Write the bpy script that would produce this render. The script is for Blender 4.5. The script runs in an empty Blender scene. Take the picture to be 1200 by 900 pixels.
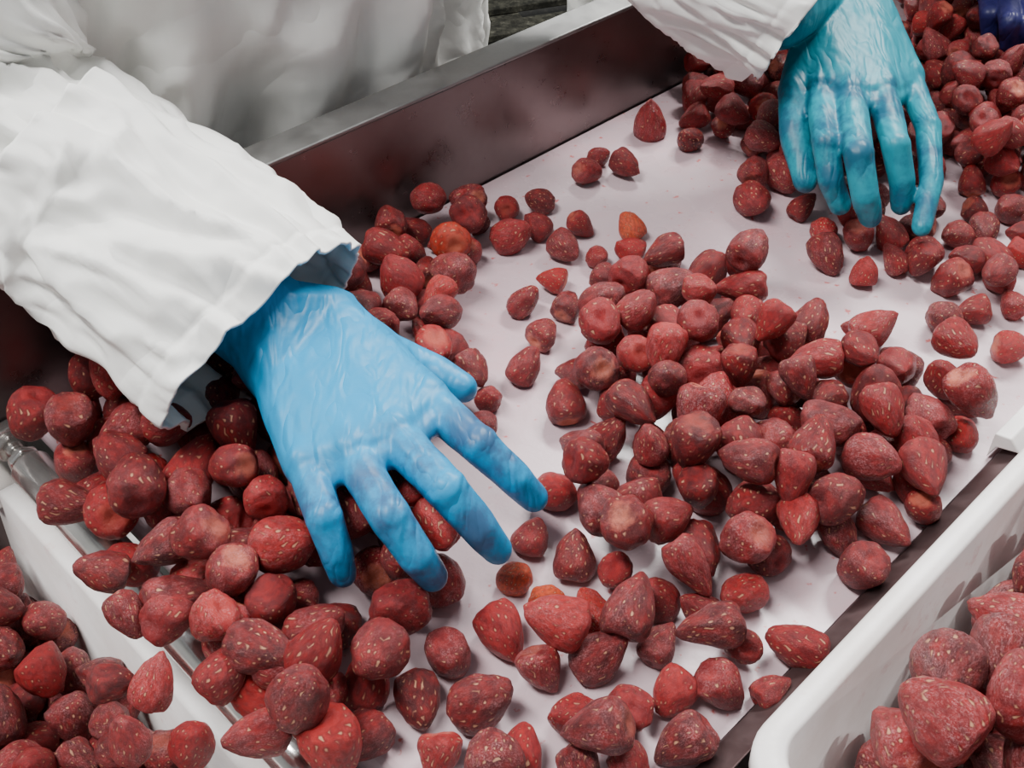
import bpy, bmesh, math, random
import numpy as np
from mathutils import Vector, Matrix, Quaternion, noise

random.seed(11); rng=np.random.default_rng(7)
FPX=1300.0; TH=math.radians(41.5); S=math.sin(TH); C=math.cos(TH)
BZ=0.90; CH=0.50            # belt height, camera height above the belt
def spot(px,py,h=0.0):
    """measured photo point -> world position on the horizontal level h above the belt"""
    v=Vector((px-600, C*FPX+S*(450-py), -S*FPX+C*(450-py)))
    t=(h-CH)/v.z
    return Vector((v.x*t, v.y*t, BZ+h))
D=Vector((0.711,0.7032,0)).normalized(); N=Vector((D.y,-D.x,0))
def F(u,w,h=0.0):
    p=D*u+N*w
    return Vector((p.x,p.y,BZ+h))

# ------------------------------------------------------------ helpers
def empty(name):
    e=bpy.data.objects.new(name,None); bpy.context.collection.objects.link(e); return e
def mkobj(name,verts,faces,mat,parent=None,smooth=True):
    me=bpy.data.meshes.new(name); me.from_pydata([tuple(v) for v in verts],[],faces); me.update()
    if mat: me.materials.append(mat)
    if smooth: me.polygons.foreach_set('use_smooth',[True]*len(me.polygons))
    o=bpy.data.objects.new(name,me); bpy.context.collection.objects.link(o)
    if parent: o.parent=parent
    return o
def bmobj(name,bm,mat,parent=None,smooth=False):
    bmesh.ops.recalc_face_normals(bm,faces=bm.faces)
    me=bpy.data.meshes.new(name); bm.to_mesh(me); bm.free()
    if mat: me.materials.append(mat)
    if smooth: me.polygons.foreach_set('use_smooth',[True]*len(me.polygons))
    o=bpy.data.objects.new(name,me); bpy.context.collection.objects.link(o)
    if parent: o.parent=parent
    return o
def extrude_profile(name,prof,u0,u1,mat,parent=None,bev=0.0):
    bm=bmesh.new()
    a=[bm.verts.new(F(u0,w,h)) for w,h in prof]; b=[bm.verts.new(F(u1,w,h)) for w,h in prof]
    n=len(prof)
    bm.faces.new(a); bm.faces.new(b[::-1])
    for i in range(n): bm.faces.new((a[i],b[i],b[(i+1)%n],a[(i+1)%n]))
    o=bmobj(name,bm,mat,parent)
    if bev:
        m=o.modifiers.new('b','BEVEL'); m.width=bev; m.segments=3; m.limit_method='ANGLE'
    return o
def box_uw(name,u0,u1,w0,w1,h0,h1,mat,parent=None,bev=0.002):
    return extrude_profile(name,[(w0,h0),(w1,h0),(w1,h1),(w0,h1)],u0,u1,mat,parent,bev)

# ------------------------------------------------------------ materials
def newmat(name):
    m=bpy.data.materials.new(name); m.use_nodes=True
    nt=m.node_tree; b=nt.nodes['Principled BSDF']; return m,nt,b
def L(nt,a,b): nt.links.new(a,b)
def noise_n(nt,scale,detail=4,vec=None,rough=0.5):
    n=nt.nodes.new('ShaderNodeTexNoise'); n.inputs['Scale'].default_value=scale
    n.inputs['Detail'].default_value=detail; n.inputs['Roughness'].default_value=rough
    if vec is not None: L(nt,vec,n.inputs['Vector'])
    return n
def ramp(nt,fac,stops):
    r=nt.nodes.new('ShaderNodeValToRGB'); e=r.color_ramp.elements
    while len(e)<len(stops): e.new(0.5)
    for i,(p,c) in enumerate(stops):
        e[i].position=p; e[i].color=(*c,1) if len(c)==3 else c
    L(nt,fac,r.inputs['Fac']); return r
def bump(nt,b,h,strength,dist,prev=None):
    n=nt.nodes.new('ShaderNodeBump'); n.inputs['Strength'].default_value=strength; n.inputs['Distance'].default_value=dist
    L(nt,h,n.inputs['Height'])
    if prev is not None: L(nt,prev.outputs[0],n.inputs['Normal'])
    L(nt,n.outputs[0],b.inputs['Normal']); return n
def mixc(nt,fac,a,b,mode='MIX'):
    m=nt.nodes.new('ShaderNodeMix'); m.data_type='RGBA'; m.blend_type=mode
    for s,v in ((m.inputs[0],fac),(m.inputs[6],a),(m.inputs[7],b)):
        if hasattr(v,'node'): L(nt,v,s)
        elif isinstance(v,(int,float)): s.default_value=v
        else: s.default_value=(*v,1)
    return m.outputs[2]
def mathn(nt,op,a,b=0.0,clamp=False):
    m=nt.nodes.new('ShaderNodeMath'); m.operation=op; m.use_clamp=clamp
    for s,v in ((m.inputs[0],a),(m.inputs[1],b)):
        if hasattr(v,'node'): L(nt,v,s)
        else: s.default_value=v
    return m.outputs[0]
def geo_pos(nt):
    return nt.nodes.new('ShaderNodeNewGeometry').outputs['Position']

def fabric(name,col):
    m,nt,b=newmat(name); g=geo_pos(nt)
    n=noise_n(nt,6,4,g); r=ramp(nt,n.outputs[0],[(0.3,tuple(c*0.93 for c in col)),(0.7,col)])
    L(nt,r.outputs[0],b.inputs['Base Color']); b.inputs['Roughness'].default_value=0.55
    n2=noise_n(nt,16,3,g,0.5); n3=noise_n(nt,1100,2,g)
    w=noise_n(nt,11,2,g,0.4); w.inputs['Distortion'].default_value=0.6
    cr=mathn(nt,'ABSOLUTE',mathn(nt,'SUBTRACT',w.outputs[0],0.5))
    b0=bump(nt,b,cr,0.5,0.03)
    b1=bump(nt,b,n2.outputs[0],0.35,0.010,b0); bump(nt,b,n3.outputs[0],0.05,0.0006,b1)
    return m
M_coat=fabric('white_coat_fabric',(0.90,0.90,0.86))
def glove_mat(name,col,dark,wr):
    m,nt,b=newmat(name); g=geo_pos(nt)
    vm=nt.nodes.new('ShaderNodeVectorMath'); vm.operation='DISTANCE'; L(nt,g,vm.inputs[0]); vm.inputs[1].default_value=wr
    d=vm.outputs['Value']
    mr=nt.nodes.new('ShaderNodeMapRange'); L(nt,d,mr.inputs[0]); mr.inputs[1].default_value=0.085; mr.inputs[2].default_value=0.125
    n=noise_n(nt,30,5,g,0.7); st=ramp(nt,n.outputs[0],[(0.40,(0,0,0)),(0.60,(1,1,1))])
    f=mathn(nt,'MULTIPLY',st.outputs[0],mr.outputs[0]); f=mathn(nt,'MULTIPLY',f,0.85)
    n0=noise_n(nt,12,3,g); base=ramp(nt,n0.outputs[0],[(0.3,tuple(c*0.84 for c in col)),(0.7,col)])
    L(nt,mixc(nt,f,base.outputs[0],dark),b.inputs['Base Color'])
    b.inputs['Roughness'].default_value=0.45; b.inputs['Specular IOR Level'].default_value=0.35
    mp=nt.nodes.new('ShaderNodeMapping'); L(nt,g,mp.inputs[0]); mp.inputs['Rotation'].default_value=(0,0,0.85); mp.inputs['Scale'].default_value=(2.6,0.9,1.0)
    w=noise_n(nt,26,2,mp.outputs[0],0.5); w.inputs['Distortion'].default_value=0.4
    rg=mathn(nt,'ABSOLUTE',mathn(nt,'SUBTRACT',w.outputs[0],0.5))
    b1=bump(nt,b,rg,0.42,0.011); w2=noise_n(nt,130,3,g); bump(nt,b,w2.outputs[0],0.2,0.0012,b1)
    return m
def steel(name,c0,c1,rough,metal=0.9):
    m,nt,b=newmat(name); g=geo_pos(nt)
    n=noise_n(nt,5,5,g,0.6); r=ramp(nt,n.outputs[0],[(0.35,c0),(0.65,c1)])
    L(nt,r.outputs[0],b.inputs['Base Color']); b.inputs['Metallic'].default_value=metal
    n2=noise_n(nt,40,5,g,0.7); rr=ramp(nt,n2.outputs[0],[(0.3,(rough*0.8,)*3),(0.7,(rough*1.35,)*3)])
    L(nt,rr.outputs[0],b.inputs['Roughness'])
    bump(nt,b,n2.outputs[0],0.05,0.002); return m
M_steel=steel('stained_steel',(0.13,0.10,0.098),(0.24,0.205,0.20),0.30)
M_rail=steel('juice_stained_rail',(0.12,0.07,0.07),(0.20,0.14,0.14),0.35)
M_rim=steel('steel_edge',(0.20,0.20,0.195),(0.32,0.32,0.31),0.42)
M_chrome=steel('roller_steel',(0.6,0.58,0.56),(0.75,0.73,0.7),0.16)
m,nt,b=newmat('white_plastic'); M_plast=m
g=geo_pos(nt); n=noise_n(nt,14,5,g,0.65); r=ramp(nt,n.outputs[0],[(0.35,(0.76,0.71,0.68)),(0.6,(0.88,0.85,0.83))])
s2=noise_n(nt,45,6,g,0.75); rs=ramp(nt,s2.outputs[0],[(0.58,(0,0,0)),(0.73,(1,1,1))])
L(nt,mixc(nt,mathn(nt,'MULTIPLY',rs.outputs[0],0.4),r.outputs[0],(0.55,0.22,0.22)),b.inputs['Base Color']); b.inputs['Roughness'].default_value=0.38
m,nt,b=newmat('conveyor_belt_pvc'); M_belt=m
g=geo_pos(nt); n=noise_n(nt,4,5,g,0.6); r=ramp(nt,n.outputs[0],[(0.3,(0.47,0.34,0.37)),(0.7,(0.60,0.485,0.51))])
sp=noise_n(nt,120,3,g,0.5); rs=ramp(nt,sp.outputs[0],[(0.66,(0,0,0)),(0.72,(1,1,1))])
st=noise_n(nt,16,5,g,0.7); rst=ramp(nt,st.outputs[0],[(0.48,(0,0,0)),(0.75,(1,1,1))])
c1=mixc(nt,mathn(nt,'MULTIPLY',rst.outputs[0],0.4),r.outputs[0],(0.58,0.27,0.30))
L(nt,mixc(nt,mathn(nt,'MULTIPLY',rs.outputs[0],0.8),c1,(0.5,0.06,0.05)),b.inputs['Base Color'])
n2=noise_n(nt,25,4,g); rr=ramp(nt,n2.outputs[0],[(0.3,(0.20,)*3),(0.7,(0.38,)*3)]); L(nt,rr.outputs[0],b.inputs['Roughness'])
bump(nt,b,noise_n(nt,350,2,g).outputs[0],0.06,0.001)
m,nt,b=newmat('dark_wet_floor'); M_floor=m
g=geo_pos(nt); n=noise_n(nt,45,6,g,0.75); r=ramp(nt,n.outputs[0],[(0.45,(0.010,0.010,0.008)),(0.58,(0.035,0.033,0.028)),(0.74,(0.18,0.17,0.14))])
L(nt,r.outputs[0],b.inputs['Base Color']); b.inputs['Roughness'].default_value=0.6
m,nt,b=newmat('wall_paint'); M_wall=m
g=geo_pos(nt); n=noise_n(nt,2,3,g); r=ramp(nt,n.outputs[0],[(0.3,(0.55,0.56,0.55)),(0.7,(0.65,0.66,0.65))]); L(nt,r.outputs[0],b.inputs['Base Color'])
m,nt,b=newmat('dark_wood'); M_wood=m
g=geo_pos(nt); n=noise_n(nt,40,6,g,0.75); r=ramp(nt,n.outputs[0],[(0.42,(0.010,0.010,0.008)),(0.60,(0.035,0.034,0.026)),(0.75,(0.13,0.125,0.10))]); L(nt,r.outputs[0],b.inputs['Base Color']); b.inputs['Roughness'].default_value=0.9; b.inputs['Specular IOR Level'].default_value=0.1
m,nt,b=newmat('skin'); M_skin=m; g=geo_pos(nt); n=noise_n(nt,30,3,g)
r=ramp(nt,n.outputs[0],[(0.3,(0.55,0.33,0.24)),(0.7,(0.62,0.39,0.29))]); L(nt,r.outputs[0],b.inputs['Base Color']); b.inputs['Roughness'].default_value=0.5
m,nt,b=newmat('rubber_boot'); M_boot=m; g=geo_pos(nt); n=noise_n(nt,12,3,g)
r=ramp(nt,n.outputs[0],[(0.3,(0.6,0.6,0.58)),(0.7,(0.7,0.7,0.68))]); L(nt,r.outputs[0],b.inputs['Base Color']); b.inputs['Roughness'].default_value=0.35

# strawberry
m,nt,b=newmat('frozen_strawberry'); M_berry=m
al=nt.nodes.new('ShaderNodeAttribute'); al.attribute_name='bl'; lv=al.outputs['Vector']
ar=nt.nodes.new('ShaderNodeAttribute'); ar.attribute_name='br'
asd=nt.nodes.new('ShaderNodeAttribute'); asd.attribute_name='sd'; SDIST=asd.outputs['Fac']
sep=nt.nodes.new('ShaderNodeSeparateColor'); L(nt,ar.outputs['Color'],sep.inputs[0]); R_,G_,B_=sep.outputs[0],sep.outputs[1],sep.outputs[2]
off=nt.nodes.new('ShaderNodeVectorMath'); off.operation='MULTIPLY_ADD'; L(nt,ar.outputs['Vector'],off.inputs[0]); off.inputs[1].default_value=(17,23,31); L(nt,lv,off.inputs[2]); lo=off.outputs[0]
base=ramp(nt,R_,[(0.0,(0.060,0.002,0.004)),(0.3,(0.13,0.0035,0.006)),(0.65,(0.245,0.005,0.008)),(0.9,(0.40,0.010,0.009)),(1.0,(0.62,0.08,0.014))])
nz=noise_n(nt,2.2,5,lo,0.6); patch=ramp(nt,nz.outputs[0],[(0.40,(0.0,)*3),(0.68,(1.0,)*3)])
col=mixc(nt,mathn(nt,'MULTIPLY',patch.outputs[0],0.5),base.outputs[0],(0.50,0.020,0.017))
sz=nt.nodes.new('ShaderNodeSeparateXYZ'); L(nt,lv,sz.inputs[0])
zz=mathn(nt,'ADD',sz.outputs[2],mathn(nt,'MULTIPLY',nz.outputs[0],0.6))
sc=ramp(nt,mathn(nt,'MULTIPLY',zz,0.6),[(0.67,(0,)*3),(0.77,(1,)*3)])
gs=ramp(nt,G_,[(0.4,(0.0,)*3),(1.0,(0.8,)*3)])
col=mixc(nt,mathn(nt,'MULTIPLY',sc.outputs[0],gs.outputs[0]),col,(0.66,0.19,0.11))
fz=noise_n(nt,1.6,3,lo,0.6); fr=ramp(nt,fz.outputs[0],[(0.40,(0.2,)*3),(0.60,(1,)*3)])
fc=noise_n(nt,16,5,lo,0.9); fcr=ramp(nt,fc.outputs[0],[(0.48,(0,)*3),(0.62,(1,)*3)])
ff=mathn(nt,'MULTIPLY',mathn(nt,'MULTIPLY',fr.outputs[0],fcr.outputs[0]),mathn(nt,'MULTIPLY',B_,0.75),True)
col=mixc(nt,ff,col,(0.66,0.30,0.31))
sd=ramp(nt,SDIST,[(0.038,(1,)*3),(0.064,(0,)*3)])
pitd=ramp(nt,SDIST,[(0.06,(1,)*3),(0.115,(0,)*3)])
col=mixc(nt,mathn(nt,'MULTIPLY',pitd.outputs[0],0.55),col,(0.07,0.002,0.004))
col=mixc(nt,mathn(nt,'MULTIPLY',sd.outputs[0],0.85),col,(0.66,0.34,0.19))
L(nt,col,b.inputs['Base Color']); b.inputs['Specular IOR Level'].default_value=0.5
rr=ramp(nt,G_,[(0.0,(0.48,)*3),(0.6,(0.38,)*3),(1.0,(0.25,)*3)]); L(nt,rr.outputs[0],b.inputs['Roughness'])
bb=bump(nt,b,noise_n(nt,7,5,lo,0.7).outputs[0],0.5,0.0026)
bump(nt,b,fc.outputs[0],0.7,0.0014,bb)

# ------------------------------------------------------------ strawberries
def fib(n):
    i=np.arange(n)+.5; ph=np.arccos(1-2*i/n); th=math.pi*(1+5**.5)*i
    return np.stack([np.cos(th)*np.sin(ph),np.sin(th)*np.sin(ph),np.cos(ph)],1)
def berry_variant(k):
    bm=bmesh.new(); bmesh.ops.create_icosphere(bm,subdivisions=4,radius=1)
    rs=random.Random(k); taper=rs.uniform(0.30,0.64); el=rs.uniform(0.96,1.24); fl=rs.uniform(0.86,1.0); bend=rs.uniform(-.10,.10)
    lump=rs.uniform(.06,.13); cut=rs.uniform(.74,.95)
    sp=fib(int(rs.uniform(170,225))); sp+=np.random.default_rng(k).normal(0,.025,sp.shape); sp/=np.linalg.norm(sp,axis=1)[:,None]
    n0=np.array([v.co.normalized() for v in bm.verts])
    sd=np.arccos(np.clip((n0@sp.T).max(1),-1,1)); sd=np.where(n0[:,2]>.88,.3,sd)
    co=[]
    for v,s_ in zip(bm.verts,sd):
        p=v.co.normalized(); t=(p.z+1)/2
        r=1.0-taper*(1-t)**1.2
        q=Vector((p.x*r,p.y*r*fl,p.z*el))
        rad=math.hypot(p.x,p.y)
        zc=cut*el*.9
        if q.z>zc*.75: q.z=zc*.75+(q.z-zc*.75)*.55
        if p.z>0: q.z-=0.17*math.exp(-(rad/0.26)**2)
        q.z+=.06
        n1=noise.noise(p*1.5+Vector((k*7.1,0,0))); n2=noise.noise(p*2.9+Vector((0,k*5.3,0)))
        q*=1+lump*n1+0.05*n2-0.035*math.exp(-(s_/.065)**2)
        q.x+=bend*(1-t)**2*2
        co.append(q)
    f=[[v.index for v in fc.verts] for fc in bm.faces]; bm.free()
    return np.array(co),np.array(f),n0,sd
VAR=[berry_variant(k) for k in range(24)]

def segdist(P,a,b):
    ab=b-a; t=np.clip(((P-a)@ab)/(ab@ab),0,1); return np.linalg.norm(P-(a+t[:,None]*ab),axis=1)
class Pile:
    def __init__(s): s.P=[]; s.R=[]
    def arr(s): return np.array(s.P).reshape(-1,3),np.array(s.R)
    def rest(s,xy,r,base):
        z=base+r*0.88
        if s.P:
            P,R=s.arr(); d2=(P[:,0]-xy[0])**2+(P[:,1]-xy[1])**2; rr=(R+r)*0.92
            m=d2<rr**2
            if m.any(): z=max(z,(P[m,2]+np.sqrt(rr[m]**2-d2[m])).max())
        return z
    def add(s,x,y,z,r): s.P.append((x,y,z)); s.R.append(r)
    def put(s,px,py,rp,base=BZ):
        h=0.016
        p=spot(px,py,h); dep=p.y*C+(CH-h)*S; r=rp*dep/FPX*0.93
        r=min(max(r,0.010),0.024)
        s.add(p.x,p.y,base+r*0.88,r)
    def fill(s,poly,cov,base=BZ,r0=0.0126,r1=0.0170,cand=24,ok=None):
        poly=[(p[0],p[1]) for p in poly]
        xs=[p[0] for p in poly]; ys=[p[1] for p in poly]
        A=abs(sum(poly[i][0]*poly[(i+1)%len(poly)][1]-poly[(i+1)%len(poly)][0]*poly[i][1] for i in range(len(poly))))/2
        def inside(x,y):
            c=False; j=len(poly)-1
            for i in range(len(poly)):
                xi,yi=poly[i]; xj,yj=poly[j]
                if (yi>y)!=(yj>y) and x<(xj-xi)*(y-yi)/(yj-yi)+xi: c=not c
                j=i
            return c
        rm=(r0+r1)/2; n=int(cov*A*0.80/(math.pi*rm*rm))
        for _ in range(n):
            r=random.uniform(r0,r1); best=None
            c=0; tries=0
            while c<cand and tries<800:
                tries+=1
                x=random.uniform(min(xs),max(xs)); y=random.uniform(min(ys),max(ys))
                if not inside(x,y): continue
                if ok and not ok(x,y,r): continue
                c+=1; z=s.rest((x,y),r,base)
                if best is None or z<best[2]: best=(x,y,z)
            if best: s.add(*best,r)
    def clear_capsules(s,caps):
        P,R=s.arr(); keep=np.ones(len(P),bool)
        for a,b_,rc in caps:
            d=segdist(P,np.array(a),np.array(b_)); keep&=(d>R*0.84+rc)
        s.P=[p for p,k in zip(s.P,keep) if k]; s.R=[p for p,k in zip(s.R,keep) if k]
        print('removed',int((~keep).sum()))
    def build(s,name,rbias=0.0,frost=0.0,bright=()):
        V=[];Fc=[];LV=[];RV=[];SD=[];o=0
        for i,(p,r) in enumerate(zip(s.P,s.R)):
            co,f,n0,sd=VAR[random.randrange(len(VAR))]
            q=Quaternion((random.gauss(0,1),random.gauss(0,1),random.gauss(0,1),random.gauss(0,1))).normalized()
            M=np.array(q.to_matrix()); c=co@M.T*r*1.10+np.array(p)
            V.append(c);Fc.append(f+o);LV.append(n0);SD.append(sd); o+=len(co)
            isb=any(abs(p[0]-bx)<1e-6 and abs(p[1]-by)<1e-6 for bx,by in bright)
            rv=np.array([min(1,max(0,random.betavariate(1.5,1.9)*.95+rbias+(0.65 if isb else 0))),random.random(),min(1,random.random()**1.1+frost),1.0])
            RV.append(np.tile(rv,(len(co),1)))
        V=np.concatenate(V);Fc=np.concatenate(Fc);LV=np.concatenate(LV);RV=np.concatenate(RV);SD=np.concatenate(SD)
        me=bpy.data.meshes.new(name)
        me.vertices.add(len(V)); me.vertices.foreach_set('co',V.ravel())
        me.loops.add(len(Fc)*3); me.loops.foreach_set('vertex_index',Fc.ravel().astype(np.int32))
        me.polygons.add(len(Fc)); me.polygons.foreach_set('loop_start',np.arange(0,len(Fc)*3,3,dtype=np.int32))
        me.update(calc_edges=True)
        me.polygons.foreach_set('use_smooth',[True]*len(me.polygons))
        a=me.attributes.new('bl','FLOAT_VECTOR','POINT'); a.data.foreach_set('vector',LV.ravel())
        a=me.attributes.new('br','FLOAT_COLOR','POINT'); a.data.foreach_set('color',RV.ravel())
        a=me.attributes.new('sd','FLOAT','POINT'); a.data.foreach_set('value',SD.ravel())
        me.materials.append(M_berry)
        ob=bpy.data.objects.new(name,me); bpy.context.collection.objects.link(ob)
        print(name,len(s.P)); return ob

HR=dict(fingers=[[(502,470,.074),(562,522,.076),(603,560,.060),(626,583,.044)],
   [(462,510,.080),(524,574,.082),(562,618,.063),(583,644,.046)],
   [(412,532,.079),(457,606,.080),(489,652,.062),(507,676,.045)],
   [(360,545,.072),(380,608,.072),(394,648,.056),(401,672,.042)]],
  thumb=[(405,415,.062),(458,418,.055),(506,435,.047),(542,455,.043)],
  wrist=[(388,372,.074),(332,445,.074)],arm=[(315,385,.082),(240,320,.11)])
HL=dict(fingers=[[(962,105,.090),(968,170,.084),(974,212,.064),(984,240,.045)],
   [(996,112,.095),(1006,182,.090),(1014,230,.066),(1020,254,.046)],
   [(1033,108,.094),(1050,172,.086),(1057,212,.064),(1056,240,.046)],
   [(1064,92,.088),(1088,150,.080),(1092,212,.062),(1080,266,.044)]],
  thumb=[(950,50,.100),(932,108,.084),(932,162,.064),(944,212,.046)],
  wrist=[(962,10,.115),(1016,0,.118)],arm=[(955,-10,.125),(905,10,.14)])
H3=dict(fingers=[[(1225,0,.08),(1232,30,.08),(1232,52,.062),(1225,68,.05)],
   [(1203,0,.085),(1208,30,.085),(1207,52,.065),(1203,66,.05)],
   [(1180,-2,.085),(1184,28,.085),(1184,50,.065),(1180,63,.05)],
   [(1160,-8,.08),(1160,18,.078),(1160,38,.062),(1158,50,.05)]],
  thumb=[(1215,-50,.09),(1245,-25,.075),(1255,0,.06),(1255,25,.05)],
  wrist=[(1205,-70,.11),(1170,-70,.11)],arm=[(1188,-90,.12),(1185,-120,.14)])
caps=[]
for H in (HR,HL,H3):
    for f in H['fingers']+[H['thumb']]:
        J=[spot(*j) for j in f]
        for i in range(3): caps.append((J[i],J[i+1],.009))
    W=[spot(*j) for j in H['wrist']]
    for f in H['fingers']:
        for w_ in W: caps.append((spot(*f[0]),w_,.013))

W_BACK=-0.603; W_FRONT=-0.137; U_END=0.128; U_FAR=1.75
def on_belt(x,y,r):
    u=x*D.x+y*D.y; w=x*N.x+y*N.y
    return u>U_END and w>W_BACK+r*1.05 and w<W_FRONT-r*0.8
PB=Pile()
manual=[(762,141,24),(809,157,18),(689,195,18),(734,187,19),(703,175,14),(483,265,24),(521,273,20),(552,290,18),(560,254,16),(595,235,18),(632,228,18),(630,258,18),(600,272,24),
(430,297,20),(465,327,26),(500,310,22),(532,313,18),(420,330,22),(500,350,22),(495,378,20),(520,410,28),(662,283,22),(681,256,18),(740,258,18),(739,286,20),(703,292,18),(648,319,20),(614,346,21),
(665,352,21),(637,384,22),(615,423,24),(712,322,22),(745,318,20),(780,303,24),(827,311,24),(709,358,20),(750,350,22),(763,385,24),(712,397,26),(675,430,24),(663,466,27),(727,428,22),(727,470,26),(711,511,30),
(574,458,18),(566,492,18),(882,330,18),(945,377,22),(1016,382,25),(880,375,24),(820,349,22),(857,345,18),(805,390,22),(948,412,24),(1000,420,24),(1130,463,24),(1128,505,26),
(1008,662,34),(937,752,34),(870,690,31),(870,747,30),(850,800,34),(803,868,38),(735,825,33),(667,836,34),(705,762,36),(633,780,33),(770,695,30),(822,705,27),(773,748,28),(695,710,28),(675,647,31),(724,662,28),
(790,803,30),(740,888,30),(680,895,30),(612,875,32),(515,880,34),(565,820,40),(490,812,32),(525,762,32),(590,735,34),(427,790,36),(640,697,28),(605,668,24),(654,572,29),(622,622,26),(425,860,36),(905,800,24),(700,565,26),(760,555,30),(1040,610,32),(985,620,28),(898,640,30),(1025,550,26),
(1070,560,26),(1095,530,26),(1085,590,26),(1060,470,26),(1030,480,24),(960,570,28),(930,600,28),
(455,725,32),(395,725,32),(345,700,32),
(884,232,25),(969,293,24),(1014,312,20),(1050,297,20),(1088,290,22),(1123,270,20),(1115,322,24),(1175,322,20),(1107,368,24),(1143,357,22),(1190,348,20),(1187,402,24),(1156,263,20),(1185,240,22),(1199,290,20)]
for a in manual: PB.put(*a)
orange=[tuple(spot(*a,0.016)[:2]) for a in ((640,697),(605,668),(740,258))]
def poly(pts): return [spot(x,y,0.012) for x,y in pts]
PB.fill(poly([(695,370),(790,300),(880,320),(905,395),(1050,415),(1140,455),(1145,520),(1110,595),(1060,650),(960,635),(900,660),(860,700),(790,690),(690,640),(670,570),(690,480)]),1.15,ok=on_belt)
PB.fill(poly([(770,430),(900,430),(1030,470),(1080,560),(900,620),(770,570)]),0.75,ok=on_belt)
PB.fill(poly([(640,690),(720,700),(860,690),(890,760),(850,880),(700,920),(560,920),(560,800)]),0.35,ok=on_belt,r0=.0135,r1=.0165)
PB.fill(poly([(40,505),(130,470),(330,460),(440,560),(530,640),(530,700),(470,760),(400,900),(340,900),(210,740)]),2.1,ok=on_belt,r0=.0140,r1=.0176)
PB.fill(poly([(360,260),(470,250),(560,245),(590,270),(540,320),(520,420),(580,460),(560,500),(440,470)]),1.0,ok=on_belt)
PB.fill(poly([(1035,-90),(1300,-90),(1300,210),(1140,225),(1110,150),(1080,90)]),2.4,ok=on_belt,r0=.0118,r1=.0152)
PB.fill(poly([(800,88),(940,60),(1080,60),(1110,200),(1040,205),(960,190),(900,225),(875,215),(885,165),(810,140)]),1.4,ok=on_belt,r0=.0118,r1=.0152)
PB.fill(poly([(930,240),(1080,225),(1260,235),(1260,340),(1100,340),(1020,320),(950,300)]),0.6,ok=on_belt,r0=.0115,r1=.0148)
PB.clear_capsules(caps)
for a in [(82,590,38),(120,668,34),(148,720,30),(200,722,38),(262,790,36),(335,778,42),(300,862,40),(225,868,36),(180,800,34),(130,800,30),(270,735,34),(150,865,34)]:
    h=0.03; p=spot(a[0],a[1],h); dep=p.y*C+(CH-h)*S; PB.add(p.x,p.y,BZ+h,min(.0190,a[2]*dep/FPX*.86))
PB.build('frozen_strawberries',bright=orange)

# ------------------------------------------------------------ sorting table
T=empty('sorting_conveyor_table')
tk=0.0025
wall_prof=[(W_BACK,-0.12),(W_BACK,0.10),(W_BACK-0.028,0.10),(W_BACK-0.028,0.082),(W_BACK-0.028+tk,0.082),(W_BACK-0.028+tk,0.10-tk),(W_BACK-tk,0.10-tk),(W_BACK-tk,-0.12)]
extrude_profile('side_wall',wall_prof,0.085,U_FAR,M_steel,T,0.0008)
extrude_profile('rolled_rim',[(W_BACK+0.0015,0.1005),(W_BACK+0.0015,0.104),(W_BACK-0.029,0.104),(W_BACK-0.029,0.1005)],0.085,U_FAR,M_rim,T,0.0012)
extrude_profile('low_rail',[(W_FRONT+0.001,-0.10),(W_FRONT+0.001,0.006),(W_FRONT+0.017,0.016),(W_FRONT+0.017,-0.10)],0.14,U_FAR,M_rail,T,0.001)
extrude_profile('guide_strip',[(W_FRONT-0.004,0.001),(W_FRONT-0.004,0.022),(W_FRONT+0.006,0.024),(W_FRONT+0.014,0.0165),(W_FRONT+0.0,0.0125)],0.56,U_FAR,M_plast,T,0.001)
rn=0.012; uc=0.160; bt=0.003
prof=[(U_FAR,0)]
for i in range(13):
    a=math.pi/2+math.pi*i/12; prof.append((uc+rn*math.cos(a),-rn+rn*math.sin(a)))
prof.append((U_FAR,-2*rn))
inner=[(U_FAR,-2*rn+bt)]+[(uc+(rn-bt)*math.cos(math.pi*1.5-math.pi*i/12),-rn+(rn-bt)*math.sin(math.pi*1.5-math.pi*i/12)) for i in range(13)]+[(U_FAR,-bt)]
allp=prof+inner; bm=bmesh.new()
a=[bm.verts.new(F(u,W_BACK+0.002,h)) for u,h in allp]; c=[bm.verts.new(F(u,W_FRONT-0.001,h)) for u,h in allp]
n=len(allp)
for i in range(n): bm.faces.new((a[i],a[(i+1)%n],c[(i+1)%n],c[i]))
bmobj('belt',bm,M_belt,T)
box_uw('slider_bed',0.17,U_FAR,W_BACK+0.003,W_FRONT-0.003,-0.0195,-0.0045,M_steel,T,0)
def cyl_between(bm,p,q,r,seg=40):
    ax=(q-p); Lh=ax.length
    m=Matrix.Translation((p+q)/2)@ax.to_track_quat('Z','Y').to_matrix().to_4x4()
    bmesh.ops.create_cone(bm,cap_ends=True,segments=seg,radius1=r,radius2=r,depth=Lh,matrix=m)
bm=bmesh.new(); ur=0.131; hr=-0.014; rr_=0.0135
cyl_between(bm,F(ur,W_BACK+0.03,hr),F(ur,W_FRONT-0.012,hr),rr_); cyl_between(bm,F(ur,W_BACK+0.012,hr),F(ur,W_FRONT,hr),0.006)
cyl_between(bm,F(ur,W_BACK+0.018,hr),F(ur,W_BACK+0.024,hr),0.011,6)
o=bmobj('end_roller',bm,M_chrome,T,True); mm=o.modifiers.new('b','BEVEL'); mm.width=0.0015; mm.segments=2; mm.limit_method='ANGLE'
box_uw('bearing_plate',0.105,0.16,W_BACK+0.001,W_BACK+0.012,-0.05,0.008,M_chrome,T,0.002)
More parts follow.
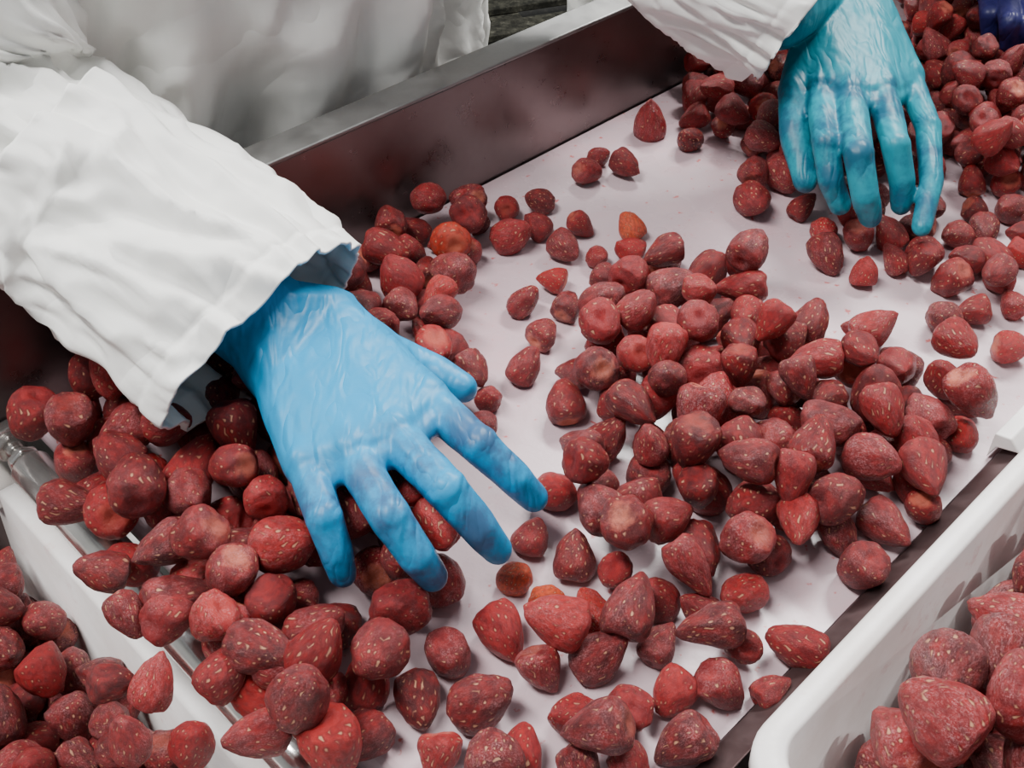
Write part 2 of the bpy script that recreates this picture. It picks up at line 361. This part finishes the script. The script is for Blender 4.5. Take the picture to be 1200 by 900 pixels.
for i,(uu,ww) in enumerate([(0.2,W_BACK-0.02),(0.2,W_FRONT-0.03),(1.65,W_BACK-0.02),(1.65,W_FRONT-0.03)]):
    box_uw('leg_%d'%i,uu,uu+0.04,ww,ww+0.04,-0.9,-0.10,M_rim,T,0.003)
box_uw('cross_beam_a',0.2,0.24,W_BACK+0.02,W_FRONT-0.03,-0.10,-0.06,M_rim,T,0.003)
box_uw('cross_beam_b',1.65,1.69,W_BACK+0.02,W_FRONT-0.03,-0.10,-0.06,M_rim,T,0.003)

# ------------------------------------------------------------ plastic crates
def crate(name,u0,u1,w0,w1,hb,ht,rc=0.025,th=0.004,rim=0.010,draft=0.012):
    def rr(u0,u1,w0,w1,r,n=8):
        pts=[]
        for (cu,cw,a0) in ((u1-r,w1-r,0),(u0+r,w1-r,90),(u0+r,w0+r,180),(u1-r,w0+r,270)):
            for i in range(n+1):
                a=math.radians(a0+90*i/n); pts.append((cu+r*math.cos(a),cw+r*math.sin(a)))
        return pts
    def ring(ins,h,r): return [F(u,w,h) for u,w in rr(u0+ins,u1-ins,w0+ins,w1-ins,max(r,0.004))]
    e=0.002
    rings=[ring(rim+draft+0.02,hb,rc-0.005),ring(rim+draft,hb+0.002,rc-0.002),ring(rim,ht-0.014,rc),ring(0.001,ht-0.014,rc+.004),ring(0,ht-0.012,rc+.004),ring(0,ht-e,rc+.004),ring(e,ht,rc+.004),
           ring(rim+th-e,ht,rc-.003),ring(rim+th,ht-e,rc-.004),ring(rim+th+draft,hb+th+0.004,rc-.008),ring(rim+th+draft+0.006,hb+th,rc-.012)]
    V=[p for r in rings for p in r]; n=len(rings[0]); Fc=[]
    for k in range(len(rings)-1):
        for i in range(n): Fc.append((k*n+i,k*n+(i+1)%n,(k+1)*n+(i+1)%n,(k+1)*n+i))
    Fc.append(tuple(range(n))[::-1]); Fc.append(tuple((len(rings)-1)*n+i for i in range(n)))
    o=mkobj(name,V,Fc,M_plast)
    bm=bmesh.new(); bm.from_mesh(o.data); bmesh.ops.recalc_face_normals(bm,faces=bm.faces); bm.to_mesh(o.data); bm.free()
    return o
crate('plastic_crate',0.2535,0.72,-0.1185,0.21,-0.09,0.040)
st=empty('crate_stand')
box_uw('shelf',0.25,0.73,-0.105,0.21,-0.096,-0.0905,M_rim,st,0.001)
for i,(uu,ww) in enumerate([(0.26,-0.10),(0.26,0.17),(0.69,-0.10),(0.69,0.17)]): box_uw('leg_%d'%i,uu,uu+.03,ww,ww+.03,-0.9,-0.0965,M_rim,st,0.002)
PC=Pile()
def rect(u0,u1,w0,w1): return [F(u0,w0),F(u1,w0),F(u1,w1),F(u0,w1)]
PC.fill(rect(0.303,0.67,-0.074,0.10),5.0,base=BZ-0.086,r0=0.0155,r1=0.0202,cand=16)
PC.build('frozen_strawberries',rbias=-0.12,frost=0.8)
crate('plastic_crate',-0.30,0.124,-0.635,-0.12,-0.26,-0.035)
st=empty('crate_stand')
box_uw('shelf',-0.31,0.12,-0.63,-0.12,-0.268,-0.2605,M_rim,st,0.001)
for i,(uu,ww) in enumerate([(-0.29,-0.61),(-0.29,-0.17),(0.08,-0.61),(0.08,-0.17)]): box_uw('leg_%d'%i,uu,uu+.03,ww,ww+.03,-0.9,-0.2685,M_rim,st,0.002)
PD=Pile()
PD.fill(rect(-0.10,0.094,-0.600,-0.28),7.6,base=BZ-0.255,r0=0.0126,r1=0.0158,cand=12)
PD.build('frozen_strawberries',rbias=-0.08,frost=0.1)

# ------------------------------------------------------------ cloth loft
def frame_loft(name,path,radii,mat,parent,seg=144,sub=28,fold=0.006,fs=(3.0,14.0),seed=0,up=Vector((0,0,1)),rag=0.0,hem=False):
    n=len(path); P=[];Rs=[]
    def cr(a,b,c,d,t): return 0.5*((2*b)+(-a+c)*t+(2*a-5*b+4*c-d)*t*t+(-a+3*b-3*c+d)*t**3)
    for i in range(n-1):
        p=[path[max(i-1,0)],path[i],path[i+1],path[min(i+2,n-1)]]
        r=[Vector(radii[max(i-1,0)]),Vector(radii[i]),Vector(radii[i+1]),Vector(radii[min(i+2,n-1)])]
        for k in range(sub):
            t=k/sub; P.append(cr(*p,t)); Rs.append(cr(*r,t))
    P.append(path[-1]); Rs.append(Vector(radii[-1]))
    V=[];Fc=[]; s=0; prev_side=None
    m=len(P); tot=sum((P[i]-P[i-1]).length for i in range(1,m))
    for i in range(m):
        tn=(P[min(i+1,m-1)]-P[max(i-1,0)]).normalized()
        if i: s+=(P[i]-P[i-1]).length
        side=tn.cross(up)
        if side.length<1e-3: side=prev_side
        side.normalize(); prev_side=side; vert=side.cross(tn).normalized()
        for j in range(seg):
            a=2*math.pi*j/seg
            ca,sa=math.cos(a),math.sin(a)
            q=Vector((ca*fs[0]+seed*3.7,sa*fs[0],s*fs[1]+ca*1.5))
            f=noise.noise(q*0.6)*0.9+1.0*(0.35-1.7*abs(noise.noise(q*0.8+Vector((9,2,5)))))+0.55*(0.3-1.4*abs(noise.noise(q*1.7+Vector((1,7,5)))))
            f+=0.14*noise.noise(q*3.2)
            he=0.0
            if hem:
                e=tot-s; he=0.0014*math.exp(-((e-0.018)/0.0015)**2)*-1+(0.0008 if e<0.018 else 0)
            tilt=rag*noise.noise(Vector((ca*1.3,sa*1.3,seed)))*max(0,1-(tot-s)/.04)
            V.append(P[i]+side*ca*(Rs[i].x+fold*f+he)+vert*sa*(Rs[i].y+fold*f+he)+tn*tilt)
    for i in range(m-1):
        for j in range(seg):
            Fc.append((i*seg+j,i*seg+(j+1)%seg,(i+1)*seg+(j+1)%seg,(i+1)*seg+j))
    o=mkobj(name,V,Fc,mat,parent)
    md=o.modifiers.new('s','SOLIDIFY'); md.thickness=0.0018; md.offset=0
    return o

def coat_body(name,uc,wc,parent,seed):
    prof=[(0.42,.27,.20,0.0),(0.60,.262,.19,0.0),(0.80,.255,.175,0.0),(0.90,.25,.168,0.005),(1.0,.247,.160,0.015),(1.1,.24,.150,0.03),(1.22,.235,.14,0.05),(1.32,.225,.125,0.07),(1.38,.17,.10,0.085),(1.42,.10,.08,0.095),(1.46,.065,.065,0.10)]
    seg=300; rows=[]; K=22
    def lerp(i,t,c): return prof[i][c]*(1-t)+prof[i+1][c]*t
    for i in range(len(prof)-1):
        for k in range(K):
            t=k/K; rows.append([lerp(i,t,c) for c in range(4)])
    rows.append(list(prof[-1])); V=[];Fc=[]
    for z,a,b_,sh in rows:
        amp=0.055 if z<1.25 else max(0.006,0.055-(z-1.25)*.5)
        for j in range(seg):
            th=2*math.pi*j/seg; ca,sa=math.cos(th),math.sin(th); e=0.8
            x=a*math.copysign(abs(ca)**e,ca); y=b_*math.copysign(abs(sa)**e,sa)
            q=Vector((ca*1.6+seed*5.3,sa*1.6,(z-ca*.35)*5.0))
            f=noise.noise(q*.7)*0.5+0.9*(0.25-1.2*abs(noise.noise(q*0.8+Vector((3,8,1)))))+0.7*(0.2-abs(noise.noise(q*1.9+Vector((5,1,1)))))+0.25*(0.2-abs(noise.noise(q*3.6+Vector((5,4,1)))))
            rn=math.hypot(x,y); x*=1+amp*f/rn; y*=1+amp*f/rn
            p=F(uc+x,wc+y+sh,0); V.append(Vector((p.x,p.y,z)))
    for i in range(len(rows)-1):
        for j in range(seg): Fc.append((i*seg+j,i*seg+(j+1)%seg,(i+1)*seg+(j+1)%seg,(i+1)*seg+j))
    o=mkobj(name,V,Fc,M_coat,parent); md=o.modifiers.new('s','SOLIDIFY'); md.thickness=0.002; md.offset=0
    return o

def hull_spheres(bm,sp):
    t=bmesh.new(); bmesh.ops.create_icosphere(t,subdivisions=2,radius=1); base=[v.co.copy() for v in t.verts]; t.free()
    vs=[]
    for c,r in sp:
        for q in base: vs.append(bm.verts.new(c+q*r))
    g=bmesh.ops.convex_hull(bm,input=vs)
    kill=[v for v in g['geom_interior'] if isinstance(v,bmesh.types.BMVert)]+[v for v in g['geom_unused'] if isinstance(v,bmesh.types.BMVert)]
    bmesh.ops.delete(bm,geom=list(set(kill)),context='VERTS')

def hand(name,H,mat,parent,k=1.0):
    bm=bmesh.new()
    rad=[(.0118,.0104,.0096,.0082),(.0122,.0108,.0099,.0085),(.0118,.0104,.0096,.0082),(.0108,.0096,.0088,.0074)]
    W=[spot(*w) for w in H['wrist']]; Fg=[[spot(*j) for j in f] for f in H['fingers']]; Tm=[spot(*j) for j in H['thumb']]
    for f,rs in zip(Fg,rad):
        for i in range(3):
            hull_spheres(bm,[(f[i],rs[i]*k),(f[i+1],rs[i+1]*k)])
        hull_spheres(bm,[(f[1]+Vector((0,0,.0010)),rs[1]*k*1.03),(f[1]+(f[2]-f[1])*0.08,rs[1]*k*1.0)])
    M=[f[0] for f in Fg]
    for a in range(3):
        hull_spheres(bm,[(M[a],.0130*k),(M[a+1],.0130*k),(W[0]*(1-a/3)+W[1]*(a/3),.018*k),(W[0]*(1-(a+1)/3)+W[1]*((a+1)/3),.018*k)])
        dn=Vector((0,0,-.009))
        hull_spheres(bm,[(M[a]*.85+W[0]*.15+dn,.012*k),(M[a+1]*.85+W[1]*.15+dn,.012*k),((W[0]+W[1])/2+dn*.5,.018*k)])
        hull_spheres(bm,[(M[a]+(Fg[a][1]-M[a])*.22,.008*k),(M[a+1]+(Fg[a+1][1]-M[a+1])*.22,.008*k),((M[a]+M[a+1])/2,.010*k)])
    wc=(W[0]+W[1])/2
    for m_ in M: hull_spheres(bm,[(m_+Vector((0,0,.0032)),.0118*k),(m_*.55+wc*.45+Vector((0,0,.003)),.0118*k)])
    rt=(.0160,.0140,.0118,.0094)
    for i in range(3): hull_spheres(bm,[(Tm[i],rt[i]*k),(Tm[i+1],rt[i+1]*k)])
    hull_spheres(bm,[(Tm[0],.016*k),(Tm[1],.013*k),(W[0],.016*k),(M[0]*.7+W[0]*.3,.012*k)])
    A=[spot(*a) for a in H['arm']]
    hull_spheres(bm,[(W[0],.019*k),(W[1],.019*k),(A[0],.030*k)])
    for i in range(len(A)-1): hull_spheres(bm,[(A[i],.030*k),(A[i+1],.033*k)])
    o=bmobj(name,bm,mat,parent,True)
    r=o.modifiers.new('r','REMESH'); r.mode='VOXEL'; r.voxel_size=0.0014; r.use_smooth_shade=True
    s=o.modifiers.new('s','SMOOTH'); s.factor=0.6; s.iterations=10
    tx=bpy.data.textures.new(name+'_wr','CLOUDS'); tx.noise_scale=0.024; tx.noise_depth=1
    dp=o.modifiers.new('d','DISPLACE'); dp.texture=tx; dp.strength=0.0016; dp.mid_level=0.5; dp.texture_coords='GLOBAL'
    return o

def head(parent,u,w,z):
    c=F(u,w,0); c.z=z
    bm=bmesh.new(); bmesh.ops.create_icosphere(bm,subdivisions=4,radius=1)
    for v in bm.verts:
        p=v.co.copy(); x,y,zz=p
        sx=.075*(1-.22*max(0,-zz)); q=Vector((x*sx,y*.095,zz*.12))
        q.y+=.020*math.exp(-((x/.18)**2+((zz+.12)/.2)**2)) if y>0 else 0
        q.y-=.008*sum(math.exp(-(((x-s)/.2)**2+((zz-.08)/.13)**2)) for s in(-.4,.4)) if y>0 else 0
        v.co=c+D*q.x+N*q.y+Vector((0,0,q.z))
    bmobj('head',bm,M_skin,parent,True)
    bm=bmesh.new(); bmesh.ops.create_icosphere(bm,subdivisions=4,radius=1)
    for v in bm.verts:
        p=v.co.copy(); q=Vector((p.x*.088,p.y*.105-.008,p.z*.105+.035+.03*(-p.y)))
        if p.z<0: q.z=.035+p.z*.05
        v.co=c+D*q.x+N*q.y+Vector((0,0,q.z+.01))
    bmobj('hair_cap',bm,M_coat,parent,True)
    bm=bmesh.new()
    for s in (-.031,.031):
        bmesh.ops.create_icosphere(bm,subdivisions=2,radius=.011,matrix=Matrix.Translation(c+D*s+N*.080+Vector((0,0,.01))))
    bmobj('eyes',bm,M_boot,parent,True)
def legs(parent,u,w):
    for i,s in enumerate((-.11,.11)):
        a=F(u+s,w,0)
        frame_loft('trouser_%d'%i,[Vector((a.x,a.y,.62)),Vector((a.x,a.y,.35)),Vector((a.x,a.y,.20))],[(.09,.09),(.075,.08),(.07,.075)],M_coat,parent,seg=48,sub=8,up=N)
        b_=a+N*.05
        frame_loft('boot_%d'%i,[Vector((a.x,a.y,.26)),Vector((a.x,a.y,.10)),Vector((b_.x-N.x*.02,b_.y-N.y*.02,.055)),Vector((b_.x,b_.y,.002))],[(.06,.06),(.055,.06),(.055,.10),(.05,.12)],M_boot,parent,seg=48,sub=6,fold=0,up=N)

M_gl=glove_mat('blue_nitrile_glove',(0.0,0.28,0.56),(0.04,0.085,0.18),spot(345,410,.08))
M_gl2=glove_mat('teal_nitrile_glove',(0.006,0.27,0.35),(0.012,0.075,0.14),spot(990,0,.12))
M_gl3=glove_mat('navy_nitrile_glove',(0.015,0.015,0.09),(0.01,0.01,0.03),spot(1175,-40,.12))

Wk=empty('worker')
coat_body('coat',0.450,-0.845,Wk,1)
legs(Wk,0.455,-0.87); head(Wk,0.455,-0.71,1.60)
sh_r=F(0.27,-0.77,0.40)
el_r=spot(-30,125,0.17)
frame_loft('right_sleeve',[sh_r,(sh_r+el_r)/2+Vector((-.01,0,.0)),el_r,spot(110,225,.130),spot(205,302,.104)],
   [(.085,.09),(.082,.085),(.076,.068),(.070,.058),(.062,.046)],M_coat,Wk,fold=0.016,seed=2,rag=.004)
frame_loft('right_sleeve_cover',[spot(55,200,.146),spot(135,250,.124),spot(235,325,.102),spot(320,392,.080)],
   [(.074,.064),(.080,.066),(.080,.060),(.081,.052)],M_coat,Wk,fold=0.012,seed=3,rag=.007,hem=True)
hand('right_glove',HR,M_gl,Wk,1.06)
sh_l=F(0.66,-0.77,0.40)
frame_loft('left_sleeve',[sh_l,(sh_l+spot(700,-190,.25))/2,spot(700,-190,.25),spot(800,-80,.19),spot(870,-15,.155),spot(918,18,.135)],
   [(.085,.09),(.075,.08),(.07,.07),(.062,.058),(.060,.050),(.064,.052)],M_coat,Wk,fold=0.014,seed=6,rag=.010,hem=True)
hand('left_glove',HL,M_gl2,Wk,1.05)

Wk2=empty('worker')
coat_body('coat',1.32,-0.86,Wk2,9)
legs(Wk2,1.32,-0.88); head(Wk2,1.32,-0.73,1.60)
sh=F(1.13,-0.77,0.40)
frame_loft('right_sleeve',[sh,F(1.09,-0.62,.28),F(1.04,-0.50,.19),spot(1185,-75,.125)],[(.085,.09),(.075,.075),(.06,.06),(.055,.05)],M_coat,Wk2,fold=.01,seed=4)
hand('right_glove',H3,M_gl3,Wk2,1.0)
# second arm hangs at the worker's side
sh=F(1.52,-0.80,0.40)
frame_loft('left_sleeve',[sh,F(1.56,-0.81,.25),F(1.575,-0.80,.10),F(1.575,-0.77,-.06)],[(.085,.09),(.075,.075),(.065,.065),(.055,.055)],M_coat,Wk2,fold=.01,seed=5,up=N)
def hanging_hand(u,w,h):
    """relaxed gloved hand hanging from the sleeve"""
    bm=bmesh.new(); k=1.0
    Wc=F(u,w,h+.05); hull_spheres(bm,[(Wc,.028),(F(u,w,h),.022)])
    hull_spheres(bm,[(F(u,w-.015,h),.018),(F(u,w+.015,h),.018),(F(u,w-.033,h-.085),.012),(F(u,w+.033,h-.085),.012)])
    for i,(dw,ln) in enumerate(((-.033,.062),(-.011,.074),(.011,.080),(.033,.072))):
        a=F(u,w+dw,h-.085); b_=F(u-.006,w+dw*1.05,h-.085-ln*.5); c=F(u-.018,w+dw*1.05,h-.085-ln*.8); d=F(u-.030,w+dw,h-.085-ln)
        for p,q,r1,r2 in ((a,b_,.0115,.010),(b_,c,.010,.0092),(c,d,.0092,.008)): hull_spheres(bm,[(p,r1),(q,r2)])
    t=[F(u-.008,w+.020,h-.015),F(u-.018,w+.042,h-.045),F(u-.028,w+.050,h-.075),F(u-.034,w+.050,h-.098)]
    for i in range(3): hull_spheres(bm,[(t[i],.014-.002*i),(t[i+1],.012-.0015*i)])
    o=bmobj('left_glove',bm,M_gl3,Wk2,True)
    r=o.modifiers.new('r','REMESH'); r.mode='VOXEL'; r.voxel_size=0.002; r.use_smooth_shade=True
    s=o.modifiers.new('s','SMOOTH'); s.factor=.6; s.iterations=8
hanging_hand(1.575,-0.765,-.09)

# ------------------------------------------------------------ room
def plane(name,pts,mat): return mkobj(name,pts,[(0,1,2,3)],mat,None,False)
plane('floor',[(-4,-3,0),(5,-3,0),(5,6,0),(-4,6,0)],M_floor)
plane('wall_back',[(-4,6,0),(5,6,0),(5,6,3.4),(-4,6,3.4)],M_wall)
plane('wall_left',[(-4,-3,0),(-4,6,0),(-4,6,3.4),(-4,-3,3.4)],M_wall)
plane('wall_right',[(5,6,0),(5,-3,0),(5,-3,3.4),(5,6,3.4)],M_wall)
pc=spot(620,45,-0.75)
PL=empty('wooden_pallet')
def slab(name,cx,cy,sx,sy,z0,z1,ang):
    bm=bmesh.new(); bmesh.ops.create_cube(bm,size=1,matrix=Matrix.Translation((pc.x,pc.y,(z0+z1)/2))@Matrix.Rotation(ang,4,'Z')@Matrix.Translation((cx,cy,0))@Matrix.Diagonal((sx,sy,z1-z0,1)))
    o=bmobj(name,bm,M_wood,PL); m=o.modifiers.new('b','BEVEL'); m.width=.003; m.segments=2
for i in range(8): slab('slat_%d'%i,0,-.56+i*.16,1.2,.085,.135,.155,math.radians(20))
for i in range(3): slab('bearer_%d'%i,-.55+i*.55,0,.09,1.2,.002,.134,math.radians(20))

# ------------------------------------------------------------ light
def area(name,loc,rot,sx,sy,e,col=(1,1,1)):
    l=bpy.data.lights.new(name,'AREA'); l.shape='RECTANGLE'; l.size=sx; l.size_y=sy; l.energy=e; l.color=col
    o=bpy.data.objects.new(name,l); o.location=loc; o.rotation_euler=rot; bpy.context.collection.objects.link(o); return o
area('ceiling_light',(0.9,2.3,3.1),(0,0,math.radians(-45)),1.6,0.4,205,(1,0.99,0.98))
area('ceiling_light',(-1.0,0.3,3.1),(0,0,math.radians(-45)),1.6,0.4,105,(1,0.99,0.98))
w=bpy.data.worlds.new('w'); bpy.context.scene.world=w; w.use_nodes=True
w.node_tree.nodes['Background'].inputs[0].default_value=(0.92,0.95,1,1); w.node_tree.nodes['Background'].inputs[1].default_value=0.32

cam=bpy.data.cameras.new('camera'); co=bpy.data.objects.new('camera',cam); bpy.context.collection.objects.link(co)
cam.sensor_width=36; cam.lens=36*FPX/1200; cam.clip_start=0.01
co.location=(0,0,BZ+CH); co.rotation_euler=(math.pi/2-TH,0,0)
bpy.context.scene.camera=co
